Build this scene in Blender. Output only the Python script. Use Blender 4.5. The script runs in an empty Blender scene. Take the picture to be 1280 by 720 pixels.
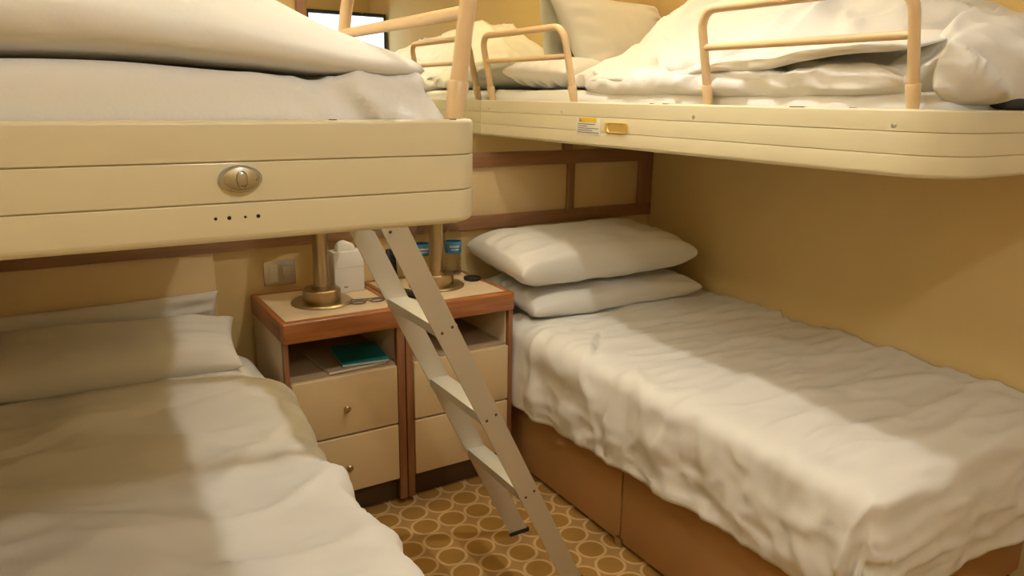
import bpy, bmesh, math, random
from mathutils import Vector, Matrix, noise
random.seed(4)
C = bpy.context.scene.collection
S = bpy.context.scene
PI = math.pi

# ------------------------------------------------------------------ camera
CAM_R = ((0.8512, 0.1188, -0.5111), (-0.5246, 0.2189, -0.8227), (0.0141, 0.9685, 0.2487))
cam_d = bpy.data.cameras.new('camera'); cam = bpy.data.objects.new('camera', cam_d); C.objects.link(cam)
ax = [Vector((CAM_R[0][i], CAM_R[1][i], CAM_R[2][i])) for i in range(3)]
ax[0].normalize(); ax[1] = (ax[1]-ax[0]*ax[0].dot(ax[1])).normalized(); ax[2] = ax[0].cross(ax[1])
m4 = Matrix.Identity(4)
for i in range(3):
    for k in range(3): m4[k][i] = ax[i][k]
m4.translation = (0, 0, 1.4331)
cam.matrix_world = m4
cam_d.sensor_width = 36; cam_d.lens = 930.6/1280*36; cam_d.clip_start = .02
S.camera = cam

# ------------------------------------------------------------------ world, exposure
w = bpy.data.worlds.new('world'); S.world = w; w.use_nodes = True
w.node_tree.nodes['Background'].inputs[0].default_value = (1, .8, .55, 1)
w.node_tree.nodes['Background'].inputs[1].default_value = .05
vs = S.view_settings
vs.view_transform = 'Standard'; vs.look = 'None'; vs.gamma = 1; vs.use_curve_mapping = False
vs.exposure = 0.15

# ------------------------------------------------------------------ lamps of the room (light of the ceiling fixtures built below) and added fill lights
WARM = (1, .98, .92)
def area(name, loc, size, power, col=WARM):
    d = bpy.data.lights.new(name, 'AREA'); d.shape = 'DISK'; d.size = size; d.energy = power; d.color = col
    o = bpy.data.objects.new(name, d); C.objects.link(o); o.location = loc
    return o
LIGHTS = [((1.06, 1.40, 2.42), .20, 36), ((.50, -.40, 2.42), .26, 11.5)]
sd = bpy.data.lights.new('ceiling_lamp_light', 'SPOT'); sd.energy = LIGHTS[0][2]; sd.color = WARM
sd.spot_size = math.radians(132); sd.spot_blend = 1; sd.shadow_soft_size = .032
so = bpy.data.objects.new('ceiling_lamp_light', sd); C.objects.link(so); so.location = LIGHTS[0][0]
area('ceiling_lamp_light', *LIGHTS[1], col=(.93, .97, 1))
# added fill lights above the mirror and left bunk, bounced off the ceiling
for lc, sx, sy, pw_, vc in (((1.36, 2.56, 2.245), 1.5, .08, 22, (1, .90, .66)), ((-.31, 1.55, 2.245), .08, 1.3, 18, (.92, .97, 1))):
    vl = area('added_fill_light', lc, 1.0, pw_, vc); vl.data.shape = 'RECTANGLE'; vl.data.size = sx; vl.data.size_y = sy; vl.rotation_euler = (PI, 0, 0)

# ------------------------------------------------------------------ helpers
def finish(name, bm, mat, parent=None, smooth=False, autos=None):
    bmesh.ops.recalc_face_normals(bm, faces=bm.faces)
    me = bpy.data.meshes.new(name); bm.to_mesh(me); bm.free()
    if smooth:
        me.polygons.foreach_set('use_smooth', [True]*len(me.polygons))
        if autos: me.set_sharp_from_angle(angle=math.radians(autos))
    if mat: me.materials.append(mat)
    o = bpy.data.objects.new(name, me); C.objects.link(o)
    if parent: o.parent = parent
    return o
def thing(name, label, cat, group=None, loc=(0, 0, 0)):
    o = bpy.data.objects.new(name, None); C.objects.link(o); o.location = loc
    o['label'] = label; o['category'] = cat
    if group: o['group'] = group
    return o
def tag(o, label, cat, group=None):
    o['label'] = label; o['category'] = cat
    if group: o['group'] = group
    return o
def struct(o): o['kind'] = 'structure'; return o
def box(bm, x0, x1, y0, y1, z0, z1, bev=0, seg=2):
    vs_ = [bm.verts.new(p) for p in ((x0,y0,z0),(x1,y0,z0),(x1,y1,z0),(x0,y1,z0),(x0,y0,z1),(x1,y0,z1),(x1,y1,z1),(x0,y1,z1))]
    fs = [bm.faces.new([vs_[i] for i in f]) for f in ((0,3,2,1),(4,5,6,7),(0,1,5,4),(1,2,6,5),(2,3,7,6),(3,0,4,7))]
    if bev:
        es = list({e for f in fs for e in f.edges})
        bmesh.ops.bevel(bm, geom=es, offset=bev, segments=seg, profile=.5, affect='EDGES')
    return vs_
def bx(name, dims, mat, parent=None, bev=.003, seg=2):
    bm = bmesh.new(); box(bm, *dims, bev=bev, seg=seg)
    return finish(name, bm, mat, parent, smooth=bev > 0, autos=40)
def lathe(bm, prof, cx, cy, n=32, z0=0):
    rings = []
    for r, z in prof:
        if r < 1e-6: rings.append([bm.verts.new((cx, cy, z0+z))])
        else: rings.append([bm.verts.new((cx+r*math.cos(2*PI*i/n), cy+r*math.sin(2*PI*i/n), z0+z)) for i in range(n)])
    for a, b in zip(rings, rings[1:]):
        for i in range(n):
            j = (i+1) % n
            q = ([a[0]] if len(a) == 1 else [a[i], a[j]]) + ([b[0]] if len(b) == 1 else [b[j], b[i]])
            if len(q) > 2: bm.faces.new(q)
    return rings
def tube(bm, pts, r, n=12, cap=True):
    pts = [Vector(p) for p in pts]; rings = []
    rr = r if isinstance(r, (list, tuple)) else [r]*len(pts)
    up = None
    for i, p in enumerate(pts):
        t = (pts[min(i+1, len(pts)-1)]-pts[max(i-1, 0)]).normalized()
        if up is None:
            up = t.orthogonal().normalized()
        up = (up - t*up.dot(t)).normalized(); v = t.cross(up)
        rings.append([bm.verts.new(p+(up*math.cos(2*PI*k/n)+v*math.sin(2*PI*k/n))*rr[i]) for k in range(n)])
    for a, b in zip(rings, rings[1:]):
        for k in range(n): bm.faces.new((a[k], a[(k+1) % n], b[(k+1) % n], b[k]))
    if cap: bm.faces.new(rings[0][::-1]); bm.faces.new(rings[-1])
def prism(bm, poly, z0, z1):
    a = [bm.verts.new((x, y, z0)) for x, y in poly]; b = [bm.verts.new((x, y, z1)) for x, y in poly]
    n = len(poly); bm.faces.new(a[::-1]); bm.faces.new(b)
    for i in range(n): bm.faces.new((a[i], a[(i+1) % n], b[(i+1) % n], b[i]))
def sm(a, b, x):
    t = max(0, min(1, (x-a)/(b-a))); return t*t*(3-2*t)
def nz(x, y, z=0): return noise.noise(Vector((x, y, z)))
def ridge(x, y, z=0): return (1-abs(nz(x, y, z)))**3
def fbm(x, y, z=0): return nz(x, y, z)+.5*nz(x*2.1, y*2.1, z+7)+.25*nz(x*4.3, y*4.3, z+3)

# ------------------------------------------------------------------ materials
def mat(name, col, rough=.6, metal=0, bump=0, bscale=60, var=0, vscale=4, coat=0, trans=0, ior=1.45, spec=.5, sheen=0):
    m = bpy.data.materials.new(name); m.use_nodes = True; nt = m.node_tree; b = nt.nodes['Principled BSDF']
    b.inputs['Base Color'].default_value = (*col, 1); b.inputs['Roughness'].default_value = rough
    b.inputs['Metallic'].default_value = metal; b.inputs['Coat Weight'].default_value = coat
    b.inputs['Transmission Weight'].default_value = trans; b.inputs['IOR'].default_value = ior
    b.inputs['Specular IOR Level'].default_value = spec; b.inputs['Sheen Weight'].default_value = sheen
    tc = nt.nodes.new('ShaderNodeTexCoord')
    if var:
        n = nt.nodes.new('ShaderNodeTexNoise'); n.inputs['Scale'].default_value = vscale; n.inputs['Detail'].default_value = 4
        nt.links.new(tc.outputs['Object'], n.inputs['Vector'])
        mx = nt.nodes.new('ShaderNodeMix'); mx.data_type = 'RGBA'
        mx.inputs[6].default_value = (*[c*(1-var) for c in col], 1); mx.inputs[7].default_value = (*[min(1, c*(1+var)) for c in col], 1)
        nt.links.new(n.outputs['Fac'], mx.inputs[0]); nt.links.new(mx.outputs[2], b.inputs['Base Color'])
    if bump:
        n = nt.nodes.new('ShaderNodeTexNoise'); n.inputs['Scale'].default_value = bscale; n.inputs['Detail'].default_value = 3
        nt.links.new(tc.outputs['Object'], n.inputs['Vector'])
        bp = nt.nodes.new('ShaderNodeBump'); bp.inputs['Strength'].default_value = bump; bp.inputs['Distance'].default_value = .01
        nt.links.new(n.outputs['Fac'], bp.inputs['Height']); nt.links.new(bp.outputs['Normal'], b.inputs['Normal'])
    return m
def wood(name, c1, c2, axis='X'):
    m = bpy.data.materials.new(name); m.use_nodes = True; nt = m.node_tree; b = nt.nodes['Principled BSDF']
    tc = nt.nodes.new('ShaderNodeTexCoord'); mp = nt.nodes.new('ShaderNodeMapping')
    mp.inputs['Scale'].default_value = {'X': (2, 30, 30), 'Y': (30, 2, 30), 'Z': (30, 30, 2)}[axis]
    n = nt.nodes.new('ShaderNodeTexNoise'); n.inputs['Scale'].default_value = 2.5; n.inputs['Detail'].default_value = 6
    r = nt.nodes.new('ShaderNodeValToRGB'); r.color_ramp.elements[0].position = .3; r.color_ramp.elements[1].position = .7
    r.color_ramp.elements[0].color = (*c1, 1); r.color_ramp.elements[1].color = (*c2, 1)
    nt.links.new(tc.outputs['Object'], mp.inputs['Vector']); nt.links.new(mp.outputs[0], n.inputs['Vector'])
    nt.links.new(n.outputs['Fac'], r.inputs[0]); nt.links.new(r.outputs[0], b.inputs['Base Color'])
    b.inputs['Roughness'].default_value = .32; b.inputs['Coat Weight'].default_value = .25; b.inputs['Coat Roughness'].default_value = .2
    return m
def emis(name, col, s):
    m = bpy.data.materials.new(name); m.use_nodes = True; b = m.node_tree.nodes['Principled BSDF']
    b.inputs['Base Color'].default_value = (*col, 1); b.inputs['Emission Color'].default_value = (*col, 1); b.inputs['Emission Strength'].default_value = s
    return m
M = {}
M['wall'] = mat('wall_vinyl', (.77, .58, .27), .75, bump=.06, bscale=220, var=.04)
M['panel'] = mat('cream_panel', (.80, .62, .34), .6, bump=.04, bscale=180, var=.03)
M['ceil'] = mat('ceiling_paint', (.90, .85, .74), .8, bump=.02)
M['linen'] = mat('white_linen', (.80, .77, .70), .85, bump=.05, bscale=260, sheen=.1, spec=.2)
M['linen2'] = mat('white_cotton_duvet', (.82, .79, .72), .85, bump=.05, bscale=120, sheen=.1, spec=.2)
M['sheet'] = mat('white_sheet', (.84, .82, .78), .8, bump=.08, bscale=200, spec=.2)
M['cream'] = mat('cream_enamel', (.76, .68, .45), .4, var=.03, vscale=3, bump=.01, coat=.15)
M['under'] = mat('bunk_underside', (.82, .62, .33), .6, var=.04)
M['rail'] = mat('peach_enamel', (.78, .56, .31), .3, coat=.2)
M['woodx'] = wood('cherry_wood_x', (.30, .095, .022), (.43, .155, .040), 'X')
M['woody'] = wood('cherry_wood_y', (.30, .095, .022), (.43, .155, .040), 'Y')
M['woodz'] = wood('cherry_wood_z', (.24, .095, .035), (.33, .14, .055), 'Z')
M['trimx'] = wood('mahogany_trim_x', (.29, .145, .07), (.38, .20, .10), 'X')
M['trimz'] = wood('mahogany_trim_z', (.29, .145, .07), (.38, .20, .10), 'Z')
M['lam'] = mat('cream_laminate', (.74, .57, .36), .45, var=.03)
M['drawer'] = mat('drawer_laminate', (.72, .54, .29), .42, var=.03, coat=.1)
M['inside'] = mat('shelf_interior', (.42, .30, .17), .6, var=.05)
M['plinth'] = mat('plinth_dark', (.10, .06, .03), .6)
M['brass'] = mat('aged_brass', (.50, .40, .24), .3, 1, bump=.02, bscale=40)
M['chrome'] = mat('chrome', (.52, .53, .55), .18, 1)
M['steel'] = mat('brushed_steel', (.55, .53, .47), .35, 1)
M['alu'] = mat('dull_aluminium', (.66, .61, .49), .45, .45, var=.05, vscale=8)
M['aluT'] = mat('tread_aluminium', (.70, .68, .58), .5, .45, bump=.2, bscale=300)
M['black'] = mat('black_plastic', (.012, .012, .012), .35)
M['rubber'] = mat('black_rubber', (.03, .027, .022), .8)
M['hole'] = mat('dark_hole', (.02, .014, .008), .9)
M['base'] = mat('bed_base_fabric', (.50, .285, .11), .85, bump=.1, bscale=300, var=.05)
M['teal'] = mat('teal_cover', (.01, .20, .20), .4)
M['paper'] = mat('paper', (.80, .77, .70), .7)
M['white'] = mat('white_plastic', (.80, .76, .66), .4)
M['pet'] = mat('clear_plastic', (.97, .99, .99), .05, trans=1, ior=1.12)
M['blue'] = mat('blue_label', (.07, .30, .62), .4)
M['yellow'] = mat('yellow_print', (.80, .55, .02), .5)
M['ink'] = mat('grey_print', (.16, .13, .09), .7)
M['mirror'] = mat('mirror_silver', (.86, .87, .80), .015, 1)
M['screen'] = emis('tv_screen', (.62, .78, 1.0), 2.2)
M['diff'] = emis('lamp_diffuser', (1, .82, .55), 3)
M['shade'] = mat('lamp_shade_cloth', (.78, .70, .55), .8)
M['darkcloth'] = mat('dark_grey_cloth', (.05, .048, .045), .9, bump=.1)

M['chip'] = mat('chipped_enamel', (.16, .11, .06), .8)
M['gold'] = mat('polished_brass', (.80, .58, .20), .42, .7)
# carpet: printed rings on a square lattice
def carpet():
    m = bpy.data.materials.new('carpet_rings'); m.use_nodes = True; nt = m.node_tree; b = nt.nodes['Principled BSDF']; L = nt.links.new
    b.inputs['Roughness'].default_value = .95; b.inputs['Specular IOR Level'].default_value = .1
    def mth(op, a, c=None):
        n = nt.nodes.new('ShaderNodeMath'); n.operation = op
        for i, v in enumerate((a, c)):
            if v is None: continue
            if isinstance(v, (int, float)): n.inputs[i].default_value = v
            else: L(v, n.inputs[i])
        return n.outputs[0]
    tc = nt.nodes.new('ShaderNodeTexCoord'); wob = nt.nodes.new('ShaderNodeTexNoise'); wob.inputs['Scale'].default_value = 30
    L(tc.outputs['Object'], wob.inputs['Vector'])
    sp = nt.nodes.new('ShaderNodeSeparateXYZ'); L(tc.outputs['Object'], sp.inputs[0])
    fx = mth('SUBTRACT', mth('FRACT', mth('ADD', mth('MULTIPLY', mth('SUBTRACT', sp.outputs[0], .957), 1/.1027), 50.5)), .5)
    fy = mth('SUBTRACT', mth('FRACT', mth('ADD', mth('MULTIPLY', mth('SUBTRACT', sp.outputs[1], 2.08), 1/.0987), 50.5)), .5)
    r = mth('SQRT', mth('ADD', mth('MULTIPLY', fx, fx), mth('MULTIPLY', fy, fy)))
    r = mth('ADD', r, mth('MULTIPLY', mth('SUBTRACT', wob.outputs['Fac'], .5), .05))
    cr = nt.nodes.new('ShaderNodeValToRGB'); e = cr.color_ramp.elements
    IN, RI, ST = (.40, .215, .05, 1), (.68, .45, .20, 1), (.45, .26, .085, 1)
    e[0].position = 0; e[0].color = IN; e[1].position = .40; e[1].color = IN
    for p, c in ((.425, RI), (.49, RI), (.52, ST), (.71, ST)):
        q = e.new(p); q.color = c
    L(r, cr.inputs[0])
    n = nt.nodes.new('ShaderNodeTexNoise'); n.inputs['Scale'].default_value = 400; L(tc.outputs['Object'], n.inputs['Vector'])
    n2 = nt.nodes.new('ShaderNodeTexNoise'); n2.inputs['Scale'].default_value = 5; n2.inputs['Detail'].default_value = 3; L(tc.outputs['Object'], n2.inputs['Vector'])
    mx = nt.nodes.new('ShaderNodeMix'); mx.data_type = 'RGBA'; mx.blend_type = 'MULTIPLY'; mx.inputs[0].default_value = .5
    rr = nt.nodes.new('ShaderNodeValToRGB'); rr.color_ramp.elements[0].color = (.55, .55, .55, 1); rr.color_ramp.elements[1].color = (1, 1, 1, 1)
    rr.color_ramp.elements[0].position = .3; rr.color_ramp.elements[1].position = .6
    L(n2.outputs['Fac'], rr.inputs[0]); L(cr.outputs[0], mx.inputs[6]); L(rr.outputs[0], mx.inputs[7]); L(mx.outputs[2], b.inputs['Base Color'])
    bp = nt.nodes.new('ShaderNodeBump'); bp.inputs['Strength'].default_value = .4; bp.inputs['Distance'].default_value = .005
    L(n.outputs['Fac'], bp.inputs['Height']); L(bp.outputs['Normal'], b.inputs['Normal'])
    return m
M['carpet'] = carpet()

# ------------------------------------------------------------------ the room
WY, WX, WL, WF, CZ = 2.68, 2.417, -.43, -.85, 2.47
struct(bx('floor', (WL-.1, WX+.1, WF-.1, WY+.1, -.1, 0), M['carpet'], bev=0))
struct(bx('ceiling', (WL-.1, WX+.1, WF-.1, WY+.1, CZ, CZ+.1), M['ceil'], bev=0))
wall_back = struct(bx('wall_back', (WL-.1, WX+.1, WY, WY+.1, 0, CZ), M['wall'], bev=0))
struct(bx('wall_right', (WX, WX+.1, WF, WY, 0, CZ), M['wall'], bev=0))
struct(bx('wall_left', (WL-.1, WL, WF, WY, 0, CZ), M['wall'], bev=0))
struct(bx('wall_front', (WL-.1, WX+.1, WF-.1, WF, 0, CZ), M['wall'], bev=0))

# wood-framed panel band along the head wall
tr = struct(thing('trim_1', 'dark wood framed band of cream panels along the head wall', 'trim')); del tr['category']
bx('top_rail', (WL, WX, WY-.030, WY, 1.155, 1.213), M['trimx'], tr, .004)
bx('bottom_rail', (WL, WX, WY-.030, WY, .902, .956), M['trimx'], tr, .004)
stiles = [(WL, WL+.07), (.16, .196), (.62, .656), (1.30, 1.336), (1.931, 1.966), (2.338, WX)]
for a, b in stiles: bx('stile', (a, b, WY-.028, WY, .954, 1.157), M['trimz'], tr, .003)
for (a, b), (c_, d) in zip(stiles, stiles[1:]):
    bx('panel', (b-.004, c_+.004, WY-.010, WY, .952, 1.159), M['panel'], tr, .002)

# mirror above the band
mi = thing('wall_mirror', 'large wall mirror in a dark wood frame above the panel band', 'mirror')
bx('glass', (.81, 1.915, WY-.012, WY, 1.213, 2.10), M['mirror'], mi, .0)
bx('frame_side', (.778, .812, WY-.026, WY, 1.213, 2.14), M['trimz'], mi, .003)
bx('frame_side', (1.908, 1.95, WY-.026, WY, 1.213, 2.14), M['trimz'], mi, .003)
bx('frame_top', (.778, 1.95, WY-.026, WY, 2.10, 2.14), M['trimx'], mi, .003)

# ceiling light fixtures
for k, (l, s, p) in enumerate(LIGHTS):
    t = thing('ceiling_light', ['round ceiling light with brass rim above the aisle between the beds', 'round ceiling light with brass rim near the television wall'][k], 'ceiling light')
    bm = bmesh.new(); lathe(bm, [(s*.5+.05, CZ), (s*.5+.05, CZ-.03), (s*.5+.02, CZ-.034), (s*.5+.02, CZ-.012), (0, CZ-.012)], l[0], l[1], 40)
    finish('rim', bm, M['brass'], t, True, 40)
    bm = bmesh.new(); lathe(bm, [(s*.5+.018, CZ-.014), (s*.5+.01, CZ-.03), (s*.3, CZ-.036), (0, CZ-.038)], l[0], l[1], 40)
    finish('diffuser', bm, M['diff'], t, True)

va = thing('added_fill_valance', 'added unseen cream fill light valance on the head wall above the mirror', 'valance')  # unseen valance, added to carry the fill light at the head wall
bx('casing', (.56, 2.16, WY-.20, WY, 2.195, 2.21), M['cream'], va, .003)
bx('front_board', (.56, 2.16, WY-.20, WY-.185, 2.195, 2.29), M['cream'], va, .003)
bx('tube', (.61, 2.11, WY-.15, WY-.12, 2.21, 2.23), M['diff'], va, .004)  # glowing strip of the added head wall valance
va = thing('added_fill_valance', 'added unseen cream fill light valance on the wall above the bunk with the chrome latch', 'valance')  # second unseen valance, added for fill light over the left bunk
bx('casing', (WL, WL+.20, .85, 2.25, 2.195, 2.21), M['cream'], va, .003)
bx('front_board', (WL+.185, WL+.20, .85, 2.25, 2.195, 2.29), M['cream'], va, .003)
bx('tube', (WL+.11, WL+.14, .90, 2.20, 2.21, 2.23), M['diff'], va, .004)  # glowing strip of the added left wall valance
# television on a wall arm, seen in the mirror
tv = thing('television', 'flat television with glowing pale screen on a wall arm', 'television')
TY = -.46
bx('casing', (1.76, 2.40, TY-.05, TY, 1.63, 2.048), M['black'], tv, .006)
bx('screen', (1.785, 2.375, TY-.004, TY+.003, 1.655, 2.018), M['screen'], tv, .0)
bx('arm', (2.05, 2.11, WF, TY-.045, 1.81, 1.87), M['black'], tv, .003)

# ------------------------------------------------------------------ upper bunks
def bunk_path(side, xs, y0, y1, xw, r, off=0, n=10):
    # outline of the open tray seen from above: wall end of the long side, round the corner, across the foot
    sg = side  # +1: the long side looks to -x (right hand bunk); -1: looks to +x
    cx, cy = xs+sg*r, y0+r; rr = r-off; pts = [(xs+sg*off, y1)]
    for i in range(n+1):
        a = PI/2*i/n
        pts.append((cx-sg*rr*math.cos(a), cy-rr*math.sin(a)))
    pts.append((xw, y0+off))
    return pts
def sweep(bm, prof, paths):
    # prof: list of (offset inward, z); paths: function(offset) -> plan points
    rows = [[bm.verts.new((x, y, z)) for x, y in paths(o)] for o, z in prof]
    n = len(rows)
    for i in range(n):
        a, b = rows[i], rows[(i+1) % n]
        for k in range(len(a)-1): bm.faces.new((a[k], a[k+1], b[k+1], b[k]))
    bm.faces.new([r[0] for r in rows]); bm.faces.new([r[-1] for r in rows][::-1])
def guard_rail(parent, xs, ya, yb, z0, lean, sg):
    # bent tube: near post, rounded corners, top bar, far post; leans outwards
    H = .235; r = .0118; R_ = .05
    def P(y, z): return (xs-sg*lean*(z-z0)/H, y, z)
    pts = [P(ya, z0-.006), P(ya, z0+H-R_)]
    for i in range(1, 7):
        a = PI/2*i/6; pts.append(P(ya+R_*(1-math.cos(a)), z0+H-R_+R_*math.sin(a)))
    for i in range(0, 6):
        a = PI/2*i/6; pts.append(P(yb-R_+R_*math.sin(a), z0+H-R_+R_*math.cos(a)))
    pts += [P(yb, z0+H-R_), P(yb, z0-.006)]
    bm = bmesh.new(); tube(bm, pts, r, 14)
    g = finish('guard_rail', bm, M['rail'], parent, True, 50)
    bm = bmesh.new(); tube(bm, [P(ya, z0+.143), P(yb, z0+.143)], .0092, 12); finish('middle_bar', bm, M['rail'], g, True, 50)
    for y in (ya, yb):
        bm = bmesh.new(); tube(bm, [P(y, z0-.004), P(y, z0+.002), P(y, z0+.047), P(y, z0+.05)], [.0118, .0120, .0155, .0135], 14)
        finish('post_sleeve', bm, M['rail'], g, True, 50)
    return g
def bunk(side, xs, y0, xw, z1, H, r, label, y1=2.667):
    t = thing('upper_bunk', label, 'bunk')
    path = lambda o: bunk_path(side, xs, y0, y1, xw, r, o)
    h = H/3
    for k in range(3):
        za, zb = z1-h*(k+1)+.0006, z1-h*k-.0006
        c1 = .0015; cb = .012 if k == 2 else c1; ct = .006 if k == 0 else c1
        prof = [(cb*(1-math.sin(PI/2*i/6)), za+cb*(1-math.cos(PI/2*i/6))) for i in range(7)]+[(ct*(1-math.cos(PI/2*i/6)), zb-ct*(1-math.sin(PI/2*i/6))) for i in range(7)]+[ (.022, zb), (.022, za)]
        bm = bmesh.new(); sweep(bm, prof, path); finish('fascia_board', bm, M['cream'], t, True, 14)
    bm = bmesh.new()                      # backing behind the joints
    sweep(bm, [(.004, z1-H+.012), (.004, z1-.008), (.03, z1-.008), (.03, z1-H+.012)], path); finish('fascia_backing', bm, M['under'], t)
    bm = bmesh.new(); poly = path(.02); poly.append((xw, y1)); prism(bm, poly, z1-H+.012, z1-H+.032); finish('bunk_floor', bm, M['under'], t)
    return t
RX, RY0, RZ, BH = 1.497, .80, 1.421, .139
rb = bunk(1, RX, RY0, WX-.004, RZ, BH, .125, 'cream enamelled upper bunk with two guard rails and yellow warning sticker on the right wall')
guard_rail(rb, RX+.026, .905, 1.470, RZ, .052, 1)
guard_rail(rb, RX+.024, 2.072, 2.610, RZ, .052, 1)
LX, LY0, LZ = .522, .912, 1.403
lb = bunk(-1, LX, LY0, WL+.004, LZ, BH+.004, .055, 'cream enamelled upper bunk with chrome oval latch on its foot board')
guard_rail(lb, LX-.026, LY0+.048, 1.46, LZ, .034, -1)
guard_rail(lb, LX-.026, 2.05, 2.59, LZ, .03, -1)

def disc_x(name, x, y, z, r, th, m, p, n=16):      # short plug standing out of the face x = const towards -x
    bm = bmesh.new(); rs = []
    for rr, o in ((r, .002), (r, -th*.6), (r*.7, -th)): rs.append([bm.verts.new((x+o, y+rr*math.cos(2*PI*k/n), z+rr*math.sin(2*PI*k/n))) for k in range(n)])
    for a, b in zip(rs, rs[1:]):
        for k in range(n): bm.faces.new((a[k], a[(k+1) % n], b[(k+1) % n], b[k]))
    bm.faces.new(rs[-1]); return finish(name, bm, m, p, True, 40)
def disc_y(name, x, y, z, rx, rz, th, m, p, n=20):
    bm = bmesh.new(); rs = []
    for s, o in ((1, .002), (1, -th*.4), (.85, -th*.85), (.55, -th)): rs.append([bm.verts.new((x+rx*s*math.cos(2*PI*k/n), y+o, z+rz*s*math.sin(2*PI*k/n))) for k in range(n)])
    for a, b in zip(rs, rs[1:]):
        for k in range(n): bm.faces.new((a[k], a[(k+1) % n], b[(k+1) % n], b[k]))
    bm.faces.new(rs[-1]); return finish(name, bm, m, p, True, 40)
for y, r in ((2.60, .003), (2.109, .0045), (1.495, .0055), (.925, .0055)):
    disc_x('fascia_screw', RX, y, 1.387, r, .0015, M['steel'], rb)
# warning sticker
st = bx('warning_sticker', (RX-.0012, RX+.001, 1.898, 2.020, 1.320, 1.372), M['paper'], rb, 0); st['label'] = 'white warning sticker with yellow heading'
bx('yellow_heading', (RX-.0018, RX-.001, 1.915, 2.008, 1.357, 1.371), M['yellow'], st, 0)
for k, (a, b) in enumerate(((1.922, 2.012), (1.962, 2.012), (1.904, 2.012), (1.935, 2.012), (1.90, 2.014))):
    z = 1.3515-.0065*k; bx('print_line', (RX-.0018, RX-.001, a, b, z-.0011, z+.0011), M['ink'], st, 0)
bm = bmesh.new(); va = [bm.verts.new((RX-.0021, y, z)) for y, z in ((2.004, 1.359), (1.992, 1.359), (1.998, 1.369))]; bm.faces.new(va)
vb = [bm.verts.new((RX-.0014, v.co.y, v.co.z)) for v in va]; bm.faces.new(vb)
for i in range(3): bm.faces.new((va[i], va[(i+1) % 3], vb[(i+1) % 3], vb[i]))
finish('warning_triangle', bm, M['ink'], st)
# recessed brass pull
def rrect(cy, cz, hw, hh, r, n=6):
    o = []
    for sy, sz, a0 in ((1, 1, 0), (-1, 1, PI/2), (-1, -1, PI), (1, -1, 1.5*PI)):
        for i in range(n+1):
            a = a0+PI/2*i/n; o.append((cy+sy*(hw-r)+r*math.cos(a), cz+sz*(hh-r)+r*math.sin(a)))
    return o
bm = bmesh.new(); rows = []
for s, x in ((1, RX+.001), (1, RX-.004), (.92, RX-.005), (.82, RX-.0045), (.78, RX-.0010)):
    rows.append([bm.verts.new((x, y, z)) for y, z in rrect(1.816, 1.345, .054*s+(0 if s == 1 else -.002), .0165*s, .012*s)])
for a, b in zip(rows, rows[1:]):
    for k in range(len(a)): bm.faces.new((a[k], a[(k+1) % len(a)], b[(k+1) % len(a)], b[k]))
bm.faces.new(rows[-1]); pl = finish('pull_plate', bm, M['gold'], rb, True, 35); pl['label'] = 'brass recessed pull plate'
# small chips in the enamel along the rims
for x0_, x1_, y0_, y1_, zz in ((RX+.002, RX+.009, 1.66, 1.675, RZ), (RX+.002, RX+.009, 1.60, 1.622, RZ), (RX+.002, RX+.010, 1.15, 1.19, RZ), (RX+.004, RX+.012, 1.02, 1.035, RZ)):
    bx('enamel_chip', (x0_, x1_, y0_, y1_, zz-.004, zz+.0002), M['chip'], rb, .0)
for x0_, x1_ in ((.302, .311), (.468, .477)): bx('enamel_chip', (x0_, x1_, LY0+.0045, LY0+.009, LZ-.0035, LZ+.0002), M['chip'], lb, .0)
# latch and holes on the left bunk
la = disc_y('latch', .1895, LY0, 1.336, .0245, .0158, .011, M['chrome'], lb, 40); la['label'] = 'chrome oval latch'
disc_y('latch_knob', .1895, LY0-.010, 1.336, .0065, .0105, .004, M['chrome'], la, 20)
for dx in (-.0155, .0155): disc_y('latch_screw', .1895+dx, LY0-.0075, 1.336, .0032, .0032, .003, M['brass'], la, 12)
for x, r in ((.159, .0022), (.1742, .0027), (.1925, .0018), (.2075, .0027)): disc_y('screw_hole', x, LY0+.0012, 1.2905, r, r, .0016, M['hole'], lb, 12)

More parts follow.
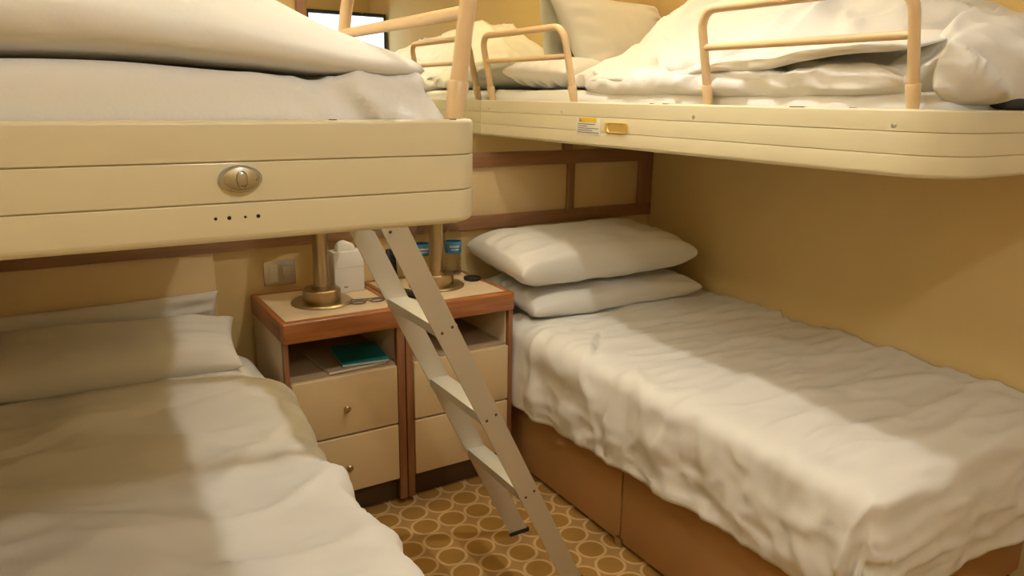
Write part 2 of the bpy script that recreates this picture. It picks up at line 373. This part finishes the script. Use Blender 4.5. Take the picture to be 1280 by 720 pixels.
# ------------------------------------------------------------------ bedding builders
def drape(name, x0, x1, y0, y1, zt, drops, m, r=.06, step=.014, wr=None, bulge=0, thick=.008, hem=None, fold=0):
    """cloth over a box; drops = (left, right, foot, head) lengths hanging over each side (0 = stops at the edge)"""
    dl, dr, df, dh = drops
    q = PI/2*r
    ex = lambda d: (d+q-r) if d else -r      # sheet length beyond the inset edge, in arc length
    ix0, ix1, iy0, iy1 = x0+r, x1-r, y0+r, y1-r
    s0, s1 = (ix0-ex(dl) if dl else x0), (ix1+ex(dr) if dr else x1)
    t0, t1 = (iy0-ex(df) if df else y0), (iy1+ex(dh) if dh else y1)
    nx, ny = max(2, int((s1-s0)/step)), max(2, int((t1-t0)/step))
    bm = bmesh.new(); g = []
    for j in range(ny+1):
        row = []
        for i in range(nx+1):
            s, t = s0+(s1-s0)*i/nx, t0+(t1-t0)*j/ny
            qx = max(s, ix0) if dl else s
            if dr: qx = min(qx, ix1)
            qy = max(t, iy0) if df else t
            if dh: qy = min(qy, iy1)
            dx, dy = s-qx, t-qy; D = max(abs(dx), abs(dy)); e = math.hypot(dx, dy)
            if D < 1e-6: p = Vector((s, t, zt)); nrm = Vector((0, 0, 1)); down = 0
            else:
                n2 = Vector((dx/e, dy/e, 0))
                if D < q: a = D/r; o, z = r*math.sin(a), zt-r*(1-math.cos(a)); nrm = n2*math.sin(a)+Vector((0, 0, math.cos(a))); down = 0
                else:
                    down = D-q; o, z = r, zt-r-down; nrm = n2
                    if hem:
                        tot = (dl if abs(dx) >= abs(dy) else df)-r
                        f = hem(s, t, qx, qy); z = zt-r-down/max(tot, 1e-3)*(tot+f)
                    if bulge: o += bulge*math.sin(min(1, down/.25)*PI*.8)
                p = Vector((qx, qy, z))+n2*o
            if wr: p += nrm*wr(p, s, t, down)
            row.append(bm.verts.new(p))
        g.append(row)
    for j in range(ny):
        for i in range(nx): bm.faces.new((g[j][i], g[j][i+1], g[j+1][i+1], g[j+1][i]))
    o = finish(name, bm, m, None, True)
    md = o.modifiers.new('solidify', 'SOLIDIFY'); md.thickness = thick; md.offset = -1
    return o
def puff(bm, x0, x1, y0, y1, zb, top, nx, ny, wr, pw=4, under=.25, warp=None):
    """closed soft body: plan is a rounded rectangle, top height function, rounded underside edge"""
    cx, cy, hx, hy = (x0+x1)/2, (y0+y1)/2, (x1-x0)/2, (y1-y0)/2
    def plan(u, v):
        k = ((abs(u)**pw+abs(v)**pw)**(1/pw)) if (u or v) else 0
        mx = max(abs(u), abs(v)); f = mx/k if k else 1
        return cx+hx*u*f, cy+hy*v*f, mx
    def side(sign):
        g = []
        for j in range(ny+1):
            row = []
            for i in range(nx+1):
                u, v = -1+2*i/nx, -1+2*j/ny
                u, v = math.sin(u*PI/2)*.5+u*.5, math.sin(v*PI/2)*.5+v*.5
                x, y, mx = plan(u, v)
                if warp: x = warp(x, y)
                e = math.sqrt(max(0, 1-mx**6))
                h = top(x, y); mid = (zb(x, y) if callable(zb) else zb)+h*under
                if sign > 0: z = mid+(h-h*under)*e
                else: z = mid-h*under*math.sqrt(max(0, 1-mx**10))
                p = Vector((x, y, z))
                if sign > 0 or mx > .6:
                    dz = wr(x, y, z, mx)
                    p.z += dz*(1 if sign > 0 else .3)*e
                    if mx > .85:
                        p.z = max(p.z, mid+.002*e) if sign > 0 else min(p.z, mid-.002*e)
                        d = Vector((u, v, 0)).normalized(); p += d*wr(x*1.3+z*2, y*1.3, z+5, mx)*1.2*sm(.85, 1, mx)
                row.append(bm.verts.new(p))
            g.append(row)
        for j in range(ny):
            for i in range(nx): bm.faces.new((g[j][i], g[j][i+1], g[j+1][i+1], g[j+1][i]))
        return g
    a, b = side(1), side(-1)
    bmesh.ops.remove_doubles(bm, verts=[v for g in (a, b) for j, row in enumerate(g) for i, v in enumerate(row) if i in (0, nx) or j in (0, ny)], dist=.0045)
def pillow(name, wd, dp, th, mtx, m, label, seed, cat='pillow', group=None, sag=0, full=.42, shear=0):
    nx, ny = 56, 40; bm = bmesh.new()
    def surf(sign):
        g = []
        for j in range(ny+1):
            row = []
            for i in range(nx+1):
                u, v = -1+2*i/nx, -1+2*j/ny
                u, v = math.sin(u*PI/2)*.6+u*.4, math.sin(v*PI/2)*.6+v*.4
                x = wd/2*u*(1-.045*(1-v*v)); y = dp/2*v*(1-.06*(1-u*u))
                e = max(0, (1-u**4)*(1-v**4))**full
                z = sign*th/2*e
                # gathers radiating from the ends and soft dents
                k = sm(.45, .95, abs(u))*(1-u**8)
                z += sign*(.010*fbm(x*5+seed, y*5, sign)*e + k*e*.016*math.sin(v*17+seed+2*nz(v*3, u*2, seed)) + .004*ridge(x*7, y*12, seed+sign)*e)
                z -= sag*u*u; x += shear*y
                row.append(bm.verts.new((x, y, z)))
            g.append(row)
        for j in range(ny):
            for i in range(nx): bm.faces.new((g[j][i], g[j][i+1], g[j+1][i+1], g[j+1][i]))
    surf(1); surf(-1); bmesh.ops.remove_doubles(bm, verts=bm.verts, dist=.0008)
    o = finish(name, bm, m, None, True); o.matrix_world = mtx
    return tag(o, label, cat, group)
def MT(loc, rx=0, ry=0, rz=0):
    return Matrix.Translation(loc) @ Matrix.Rotation(rz, 4, 'Z') @ Matrix.Rotation(ry, 4, 'Y') @ Matrix.Rotation(rx, 4, 'X')

# ------------------------------------------------------------------ lower beds
def bed_base(name, label, x0, x1, y0, y1, seams, face):
    t = thing(name, label, 'bed base')
    bx('base_box', (x0, x1, y0, y1, .045, .30), M['base'], t, .006)
    bx('kick_board', (x0+.01, x1-.01, y0+.03, y1-.02, 0, .05), M['base'], t, .002)
    xa = x0 if face < 0 else x1
    ys = [y0]+seams+[y1]
    for a, b in zip(ys, ys[1:]):
        bx('side_panel', (xa-.012, xa+.012, a+.004, b-.004, .012, .295), M['base'], t, .004)
    return t
rbase = bed_base('bed_base', 'brown upholstered bed base under the bed beside the right wall', 1.475, 2.40, .88, 2.64, [1.66], -1)
bx('castor_bracket', (1.452, 1.475, 1.640, 1.672, 0, .03), M['brass'], rbase, .003)
lbase = bed_base('bed_base', 'brown upholstered bed base below the bunk with the chrome latch', WL+.02, .43, .88, 2.64, [1.66], 1)
def mattress(label, x0, x1, y0, y1, z0, z1, group=None):
    o = bx('mattress', (x0, x1, y0, y1, z0, z1), M['sheet'], None, .045, 5); return tag(o, label, 'mattress', group)
mattress('white sheeted mattress on the bed base beside the right wall', 1.452, 2.405, .86, 2.65, .30, .565)
mattress('white sheeted mattress on the bed base under the left bunk', WL+.01, .455, .86, 2.65, .30, .545)

def wr_right(p, s, t, down):
    z = .010*fbm(s*2.2, t*2.2, 1)
    # cross wrinkles running over the bed, finer towards the near half
    z += .012*((1-abs(nz(s*1.4+.5*nz(s*2, t*3, 7), t*6, 29)))**7-.15)*sm(2.2, 1.9, t)
    z += .014*(ridge(s*2.2+.6*nz(s*3, t*3, 4), t*8.5, 2)-.4)*sm(2.3, 1.6, t)
    z += .009*(ridge(s*4+.5*nz(s*6, t*6, 3), t*15, 9)-.4)
    # turned-back upper edge: a step in the cloth
    line = 1.93+.10*math.sin((s-1.45)*4.2)-.10*sm(1.62, 1.42, s)
    z += .018*sm(line-.010, line+.002, t)*(1-sm(.0, .08, down))
    z += .007*sm(2.2, 2.0, t)*sm(1.95, 2.2, s)*sm(1.83, 1.85, t)
    if down > 0:
        d = min(1, down/.16)
        u = t if s < 1.46 else s*1.3
        f1 = math.sin(u*46+2.2*nz(u*4, down*3, 5))*.5+math.sin(u*27+3*nz(u*3, down*2, 8)+1)*.6
        head = sm(1.8, 2.15, t) if s < 1.46 else 0
        d *= 1 if s < 1.46 else .45
        z += d*(.006+.006*head)*f1 + d*.016*fbm(u*5, down*7, 3)+d*.010*(ridge(u*6, down*9+u*2, 5)-.4)
    return z*(1-.85*sm(2.12, 2.24, t)*sm(1.50, 1.44, s))
def hem_right(s, t, qx, qy):
    h = -.035*sm(2.3, .9, t)+.018*nz(t*3.1+s, 2.2, 6)+.008*nz(t*11+s*4, 1, 2)
    return h
d1 = drape('duvet', 1.420, 2.412, .80, 2.36, .600, (.31, 0, .34, 0), M['linen2'], r=.050, step=.0115, wr=wr_right, bulge=.010, hem=hem_right)
tag(d1, 'white cotton duvet spread over the bed beside the right wall, hanging over its side', 'duvet')

def wr_left(p, s, t, down):
    z = .014*fbm(s*2.4+3, t*2.4, 11)
    a = t+.35*s
    z += .016*(ridge(s*1.8+.5*nz(s*2, t*2, 1), a*5.2, 12)-.4)
    z += .008*(ridge(s*5, a*14, 19)-.4)
    z += .016*((1-abs(nz(s*1.6+2, a*4.0+.8*nz(s*2, t*2, 5), 22)))**7-.15)
    line = 2.06+.05*math.sin(s*5)
    z += .020*sm(line-.008, line+.004, t)*(1-sm(.02, .1, down))
    line2 = 1.84-.10*s
    z += .011*sm(line2-.008, line2+.008, t)*sm(.15, .35, s)
    if down > 0:
        d = min(1, down/.14); z += d*.007*math.sin(t*34+2*nz(t*4, down*3, 2))+d*.012*fbm(t*4, down*6, 13)
    return z*(1-.85*sm(2.08, 2.22, t)*sm(.40, .47, s))
d2 = drape('duvet', WL+.006, .515, .80, 2.46, .585, (0, .30, .30, 0), M['linen2'], r=.075, step=.0125, wr=wr_left, bulge=.010)
tag(d2, 'white cotton duvet spread over the shaded bed below the bunk with the chrome latch', 'duvet')

pillow('pillow', .85, .44, .115, MT((1.885, 2.40, .672), rx=.05, rz=-.01), M['linen'], 'white pillow lying lowest of the stacked pair on the right wall bed', 1, full=.36)
pillow('pillow', .86, .45, .165, MT((1.842, 2.410, .828), rx=.08, ry=-.01, rz=-.02), M['linen'], 'plump white pillow on top of the stacked pair on the right wall bed', 5, full=.36)
pillow('pillow', .85, .34, .11, MT((.028, 2.415, .674), rx=.17, rz=-.13), M['linen'], 'white pillow lying in front on the bed below the left bunk', 9)
pillow('pillow', .85, .24, .06, MT((.022, 2.628, .655), rx=1.52), M['linen'], 'white pillow propped on the head wall behind another in the shaded bed', 12)

# ------------------------------------------------------------------ bunk bedding
def wr_ms(p, s, t, down): return .006*fbm(s*5, t*5, 31)+.004*(ridge(s*9, t*5, 33)-.4)
o = drape('mattress', RX+.045, WX-.014, RY0+.046, 2.655, RZ+.036, (.13, 0, .13, 0), M['sheet'], r=.04, step=.02, wr=wr_ms, thick=.004)
tag(o, 'white sheeted mattress in the bunk with two guard rails', 'mattress')
pillow('pillow', .46, .34, .11, MT((1.79, 2.44, RZ+.100), rx=.04, rz=.15), M['linen'], 'flat white pillow lying behind the guard rail nearest the mirror', 21)
pillow('pillow', .52, .36, .15, MT((2.11, 2.555, 1.655), rx=1.28, ry=.05, rz=-.10), M['linen'], 'white pillow standing upright against the head wall in the right bunk', 24, shear=-.42)
def wr_heap(x, y, z, mx):
    f = .030*fbm(x*4.2, y*4.2, 41)
    f += .046*(ridge(x*3.2+.8*nz(x*4, y*4, 1), y*4.2+.5*nz(x*3, y*5, 3), 44)-.45)
    f += .014*(ridge(x*8, y*11+.5*nz(x*6, y*6, 2), 47)-.45)
    return f
def top_heap(x, y):
    h = .09
    h += .24*math.exp(-((x-2.02)/.27)**2-((y-1.86)/.27)**2)
    h += .17*math.exp(-((x-1.95)/.30)**2-((y-1.40)/.30)**2)
    h += .10*math.exp(-((x-2.10)/.30)**2-((y-1.05)/.25)**2)
    return h
bm = bmesh.new()
puff(bm, 1.585, 2.365, .90, 2.28, RZ+.040, top_heap, 110, 170, wr_heap, pw=5, under=.16)
def top_foot(x, y): return .115+.10*math.exp(-((x-2.05)/.30)**2-((y-.95)/.2)**2)+.035*math.exp(-((x-1.62)/.12)**2-((y-.90)/.12)**2)
puff(bm, 1.490, 2.36, .792, 1.10, RZ+.006, top_foot, 110, 60, wr_heap, pw=4, under=.4, warp=lambda x, y: x+.085*sm(.858, .892, y)*max(0, 1-(x-1.49)/.35))
puff(bm, 1.530, 1.70, .915, 2.04, lambda x, y: RZ+.052+.056*sm(1.85, .95, y)+.012*nz(y*5, 3, 3)+(x-1.53)*.25, lambda x, y: .026+.010*nz(x*5, y*6, 5), 40, 190, lambda x, y, z, m: .007*(ridge(x*8+y*1.5, y*7, 81)-.45)+.006*fbm(x*8, y*8, 82), pw=6, under=.5)
o = finish('duvet', bm, M['linen2'], None, True); tag(o, 'crumpled white duvet heaped behind the guard rails of the right bunk', 'duvet')
def wr_sh(x, y, z, mx): return .012*fbm(x*6, y*6, 51)+.014*(ridge(x*9+y*2, y*6, 54)-.45)+.006*(ridge(x*14, y*9, 56)-.45)
bm = bmesh.new()
puff(bm, 1.528, 1.80, .93, 2.08, RZ+.020, lambda x, y: .078+.022*nz(x*4, y*5, 8), 60, 170, wr_sh, pw=6, under=.45)
o = finish('top_sheet', bm, M['sheet'], None, True); tag(o, 'loose folded white sheet lying under the duvet along the right bunk guard rail', 'bed sheet')
bm = bmesh.new(); puff(bm, 1.70, 1.95, .805, .88, RZ+.002, lambda x, y: .026, 24, 12, lambda *a: 0, pw=5, under=.4)
tag(finish('folded_cloth', bm, M['darkcloth'], None, True), 'dark grey folded cloth tucked under the duvet at the bunk foot', 'cloth')

mz = LZ+.062
def wr_ml(p, s, t, down):
    e = 1.8*sm(.20, .36, s)
    k = 1 if down > .0 else .6
    return .003*fbm(s*4, t*4, 61)+k*e*(.016*(ridge(s*8+p.z*9, t*7+p.z*5, 63)-.35)+.008*(ridge(s*17+p.z*14, t*9, 65)-.4))-.012*sm(0, .4, s)*(1-min(1, down*30))
o = drape('mattress', WL+.010, LX-.060, LY0+.030, 2.655, mz, (0, .16, .16, 0), M['sheet'], r=.028, step=.008, wr=wr_ml, thick=.003)
tag(o, 'white sheeted mattress in the bunk with the chrome latch', 'mattress')
def wr_ld(x, y, z, mx): return .010*fbm(x*3, y*3, 71)+.006*(ridge(x*2.5+y, y*4, 72)-.45)
def top_ld(x, y):
    f = 1-.50*sm(.10, .50, x)
    return (.075+.12*sm(.93, 1.35, y)+.03*math.exp(-((x+.05)/.25)**2))*f
bm = bmesh.new()
puff(bm, WL+.008, .500, .940, 1.95, lambda x, y: mz-.002-.014*sm(.05, .45, x), top_ld, 120, 110, wr_ld, pw=7, under=.40)
o = finish('duvet', bm, M['linen2'], None, True); tag(o, 'thick smooth white duvet folded on the bunk with the chrome latch', 'duvet')

# ------------------------------------------------------------------ nightstands
NX0, NXM, NX1, NYF, NYB = .557, .971, 1.407, 2.2547, 2.662
def nightstand(label, x0, x1, outer, knob):
    t = thing('nightstand', label, 'nightstand')
    ZT, ZB, Z1, Z2, Z3 = .7395, .6695, .534, .317, .105
    fw = .022
    # top: moulded wooden rim around a cream inset
    bx('top_rim', (x0, x1, NYF-.012, NYF+fw, ZB, ZT), M['woodx'], t, .008, 3)
    bx('top_rim', (x0, x1, NYB-fw, NYB, ZB, ZT), M['woodx'], t, .006)
    bx('top_rim', (x0, x0+fw, NYF+fw-.01, NYB-fw+.01, ZB, ZT), M['woody'], t, .006)
    bx('top_rim', (x1-fw, x1, NYF+fw-.01, NYB-fw+.01, ZB, ZT), M['woody'], t, .006)
    bx('top_inset', (x0+fw-.006, x1-fw+.006, NYF+fw-.006, NYB-fw+.006, ZB+.02, ZT-.003), M['lam'], t, 0)
    # carcass
    bx('side_panel', (x0+.006, x0+.022, NYF+.022, NYB-.004, .07, ZB+.002), M['lam'], t, .001)
    bx('side_panel', (x1-.022, x1-.006, NYF+.022, NYB-.004, .07, ZB+.002), M['lam'], t, .001)
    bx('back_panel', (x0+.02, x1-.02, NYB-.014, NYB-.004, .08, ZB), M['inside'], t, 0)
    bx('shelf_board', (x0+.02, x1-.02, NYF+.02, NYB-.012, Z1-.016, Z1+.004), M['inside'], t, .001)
    ia, ib = (.018, .028) if outer < 0 else (.028, .018)
    bx('front_stile', (x0+.003, x0+ia, NYF, NYF+.024, .02 if outer > 0 else .08, ZB), M['woodz'], t, .0005)
    bx('front_stile', (x1-ib, x1-.0005, NYF, NYF+.024, .02 if outer < 0 else .08, ZB), M['woodz'], t, .0005)
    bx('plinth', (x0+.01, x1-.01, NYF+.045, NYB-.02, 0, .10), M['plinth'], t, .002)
    a, b = x0+ia+.003, x1-ib-.003
    for zt, zb in ((Z1-.001, Z2+.003), (Z2-.003, Z3)):
        d = bx('drawer', (a, b, NYF-.004, NYF+.018, zb, zt), M['drawer'], t, .004, 3)
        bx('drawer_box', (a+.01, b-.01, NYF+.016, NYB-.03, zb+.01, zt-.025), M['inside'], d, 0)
        bm = bmesh.new(); kx = knob; kz = (zt+zb)/2-.008; n = 16; rs = []
        for r, y in ((.005, 0), (.005, .008), (.011, .012), (.012, .017), (.009, .021), (.003, .022)):
            rs.append([bm.verts.new((kx+r*math.cos(2*PI*k/n), NYF-.004-y, kz+r*math.sin(2*PI*k/n))) for k in range(n)])
        for p_, q_ in zip(rs, rs[1:]):
            for k in range(n): bm.faces.new((p_[k], p_[(k+1) % n], q_[(k+1) % n], q_[k]))
        bm.faces.new(rs[-1]); finish('knob', bm, M['brass'], d, True, 40)
    return t
nightstand('cherry wood nightstand with teal booklet on its shelf, beside the left bed', NX0, NXM-.0005, -1, .752)
nightstand('cherry wood nightstand holding water bottles, beside the right wall bed', NXM+.0005, NX1, 1, 1.20)
NT = .7368

def lamp(x, y, label):
    t = thing('table_lamp', label, 'lamp', 'brass lamps on the nightstands', (x, y, NT))
    bm = bmesh.new(); lathe(bm, [(0, 0), (.104, 0), (.105, .004), (.098, .009), (.066, .011)], 0, 0, 48); lathe(bm, [(0, .0105), (.07, .0105)], 0, 0, 48)
    finish('base', bm, M['brass'], t, True, 30)
    bm = bmesh.new(); lathe(bm, [(0, .010), (.064, .010), (.064, .047), (.060, .051), (.034, .051), (.034, .058), (0, .058)], 0, 0, 40); finish('collar', bm, M['brass'], t, True, 30)
    bm = bmesh.new(); lathe(bm, [(0, .05), (.0285, .05), (.0285, .055), (.026, .057), (.026, .30), (.020, .305), (0, .306)], 0, 0, 32); finish('pole', bm, M['brass'], t, True, 30)
    bm = bmesh.new(); lathe(bm, [(.115, .275), (.085, .47), (.083, .47), (.113, .275)], 0, 0, 40); finish('shade', bm, M['shade'], t, True, 30)
    return t
lamp(.752, 2.452, 'brass column lamp on the nightstand beside the left bed')
lamp(1.200, 2.474, 'brass column lamp on the nightstand holding water bottles')

def bottle(x, y, label):
    t = thing('water_bottle', label, 'bottle', 'water bottles on the nightstand', (x, y, NT))
    prof = [(0, .004), (.022, 0), (.031, .006)]
    for k in range(4): prof += [(.0315, .012+.018*k), (.0315, .022+.018*k), (.0292, .0255+.018*k)]
    prof += [(.0312, .086), (.0315, .092), (.0315, .140), (.031, .156), (.023, .188), (.0135, .206), (.0125, .214)]
    bm = bmesh.new(); lathe(bm, prof, 0, 0, 28); finish('body', bm, M['pet'], t, True, 60)
    bm = bmesh.new(); lathe(bm, [(.0318, .090), (.0325, .091), (.0325, .135), (.0318, .136)], 0, 0, 28); l = finish('label', bm, M['blue'], t, True, 40)
    for k, (a0, a1, z0, z1) in enumerate(((-2.5, -1.2, .114, .121), (-2.3, -1.35, .103, .108))):
        bm = bmesh.new(); n = 8; r = .0329
        va = [[bm.verts.new((r*math.cos(a0+(a1-a0)*i/n), r*math.sin(a0+(a1-a0)*i/n), z)) for i in range(n+1)] for z in (z0, z1)]
        for i in range(n): bm.faces.new((va[0][i], va[0][i+1], va[1][i+1], va[1][i]))
        finish('label_print', bm, M['paper'], l, True)
    bm = bmesh.new(); lathe(bm, [(.0155, .210), (.0155, .225), (.014, .227), (0, .227)], 0, 0, 24); finish('cap', bm, M['white'], t, True, 40)
bottle(1.343, 2.612, 'clear water bottle with blue label beside the dark coaster')
bottle(1.212, 2.622, 'clear water bottle with blue label behind the brass lamp')

# white tissue packet
t = thing('tissue_box', 'white upright tissue box beside the brass lamp and spectacles', 'tissue box', None, (.882, 2.565, NT))
bx('carton', (-.056, .056, -.032, .032, 0, .150), M['paper'], t, .004)
bm = bmesh.new(); puff(bm, -.042, .034, -.018, .018, .145, lambda x, y: .030+.012*math.exp(-((x+.01)/.02)**2), 24, 14, lambda x, y, z, m: .002*fbm(x*60, y*60, 3), pw=3, under=.2)
finish('tissue', bm, M['paper'], t, True)
bx('carton_fold', (-.0565, .0565, -.0330, -.0318, .092, .0935), M['lam'], t, 0)
bx('carton_mark', (-.022, -.008, -.0326, -.0318, .018, .024), M['inside'], t, 0)

# spectacles
t = thing('spectacles', 'folded wire spectacles on the nightstand beside the tissue box', 'spectacles', None, (.888, 2.372, NT+.001))
for sx in (-1, 1):
    bm = bmesh.new(); pts = [(sx*.034+.024*math.cos(a*PI/10), .016*math.sin(a*PI/10), .003+.0*a) for a in range(21)]
    tube(bm, pts, .0022, 8, False); finish('lens_rim', bm, M['ink'], t, True)
    bm = bmesh.new(); tube(bm, [(sx*.058, 0, .004), (sx*.060, .02, .004), (sx*-.045, .034+.006*sx, .004), (sx*-.058, .028, .003)], .002, 8); finish('temple', bm, M['ink'], t, True)
bm = bmesh.new(); tube(bm, [(-.011, .004, .004), (0, .008, .005), (.011, .004, .004)], .002, 8); finish('bridge', bm, M['ink'], t, True)

# dark things on the right nightstand
t = thing('mobile_phone', 'black mobile phone lying on the nightstand behind the ladder', 'phone', None, (1.062, 2.385, NT)); t.rotation_euler = (0, 0, .42)
bx('body', (-.034, .034, -.07, .07, 0, .009), M['black'], t, .003)
bm = bmesh.new(); tube(bm, [(-.012, .07, .006), (-.02, .10, .006), (-.01, .125, .005), (.015, .135, .004), (.02, .11, .004), (.0, .10, .004)], .0022, 8); finish('charging_cable', bm, M['paper'], t, True)
t = thing('remote_control', 'slim black remote control leaning on the head wall behind the ladder', 'remote', None, (1.092, 2.630, NT))
t.rotation_euler = (-.25, 0, 0)
bx('body', (-.017, .017, -.009, .009, .001, .122), M['black'], t, .004)
for k in range(4): bx('button', (-.008, .008, -.0105, -.008, .03+.02*k, .04+.02*k), M['rubber'], t, .001)
bm = bmesh.new(); lathe(bm, [(0, 0), (.030, 0), (.034, .006), (.034, .012), (.029, .012), (.028, .005), (0, .005)], 1.362, 2.488, 32, NT)
tag(finish('coaster', bm, M['rubber'], None, True, 40), 'small round dark coaster on the nightstand by the pillows', 'coaster')

# booklets in the open shelf
ZS = .5385
t = thing('booklet', 'teal covered booklet on the open nightstand shelf', 'booklet', None, (.850, 2.378, ZS+.0001)); t.rotation_euler = (0, 0, -.10)
bx('pages', (-.080, .078, -.098, .098, .0105, .018), M['paper'], t, 0)
bx('cover', (-.082, .080, -.100, .100, .018, .020), M['teal'], t, 0)
bx('cover', (-.082, .080, -.100, .100, .0085, .0105), M['teal'], t, 0)
t = thing('magazine', 'pale magazine lying under the teal booklet on the shelf', 'magazine', None, (.80, 2.40, ZS)); t.rotation_euler = (0, 0, .06)
bx('pages', (-.10, .105, -.125, .125, .0005, .0075), M['paper'], t, 0)
bx('cover', (-.101, .106, -.126, .126, .0075, .0083), M['inside'], t, 0)

# switch plate on the head wall
t = thing('switch_plate', 'steel switch plate with two white rockers on the head wall', 'switch')
bx('plate', (.613, .727, WY-.008, WY, .757, .850), M['steel'], t, .003)
bx('rocker', (.632, .662, WY-.013, WY-.006, .772, .835), M['white'], t, .002)
bx('socket', (.680, .714, WY-.012, WY-.006, .780, .828), M['steel'], t, .002)

# padded headboards between mattress and panel band
for x0, x1, lab in ((WL+.004, .447, 'cream headboard panel behind the bed under the left bunk'), (1.672, WX-.003, 'cream headboard panel behind the stacked pillows')):
    tag(bx('headboard', (x0, x1, WY-.018, WY-.0005, .30, .901), M['panel'], None, .006), lab, 'headboard')

# ------------------------------------------------------------------ ladder
ld = thing('bunk_ladder', 'grey aluminium ladder leaning on the left bunk with four flat treads', 'ladder', None, (1.2, 1.735, 0))
ld.location = (0, 0, 0)
YN, YFAR = 1.57, 1.885
K = -.489
def lx(z): return 1.2147+K*z
hw = .033
for y, sg in ((YN, 1), (YFAR, -1)):
    hw = .033 if sg > 0 else .034
    lx = (lambda z: 1.2147-.489*z) if sg > 0 else (lambda z: 1.2140-.482*z)
    bm = bmesh.new(); z0, z1 = .0, 1.345
    # web of the channel with two flanges turned inwards
    def slab(u0, u1, ya, yb):
        P = [(lx(z)+u, yy, z) for yy in (ya, yb) for z, u in ((z0+.012, u0), (z0+.012, u1), (z1, u1), (z1, u0))]
        v = [bm.verts.new(p) for p in P]
        for f in ((0, 1, 2, 3), (7, 6, 5, 4), (0, 4, 5, 1), (1, 5, 6, 2), (2, 6, 7, 3), (3, 7, 4, 0)): bm.faces.new([v[i] for i in f])
    a, b = sorted((y, y+sg*.005)); slab(-hw, hw, a, b)
    s = finish('stringer', bm, M['alu'], ld)
    a, b = sorted((y-sg*.002, y+sg*.008)); bm = bmesh.new(); box(bm, lx(0)-hw-.004, lx(0)+hw+.002, a, b, 0, .014, .002); finish('rubber_foot', bm, M['rubber'], s, True, 40)
    for zt in (.874, .612, .351, 1.137):
        for dx, dz in ((-.012, -.006), (.016, .006)):
            bm = bmesh.new(); n = 10; rs = []
            for r, o in ((.004, .001), (.004, -.001), (.002, -.0025)): rs.append([bm.verts.new((lx(zt)+dx+r*math.cos(2*PI*k/n), y+sg*o, zt+dz+r*math.sin(2*PI*k/n))) for k in range(n)])
            for p_, q_ in zip(rs, rs[1:]):
                for k in range(n): bm.faces.new((p_[k], p_[(k+1) % n], q_[(k+1) % n], q_[k]))
            bm.faces.new(rs[-1]); finish('rivet', bm, M['plinth'], s, True, 40)
    # hook over the bunk rim
    bm = bmesh.new(); yc = y+sg*.0026
    tube(bm, [(lx(1.30), yc, 1.30), (lx(1.345), yc, 1.345), (.540, yc, 1.405), (.528, yc, 1.416), (.508, yc, 1.416), (.483, yc, 1.412), (.481, yc, 1.388)], .006, 8)
    finish('hook', bm, M['alu'], ld, True, 50)
for zt in (.351, .612, .874, 1.137):
    lx = lambda z: 1.2143-.4855*z
    bm = bmesh.new(); x = lx(zt)
    box(bm, x-.029, x+.030, YN+.004, YFAR-.004, zt+.006, zt+.010, .001); box(bm, x-.029, x-.025, YN+.004, YFAR-.004, zt-.014, zt+.007); box(bm, x+.026, x+.030, YN+.004, YFAR-.004, zt-.014, zt+.007)
    finish('tread', bm, M['aluT'], ld, True, 40)
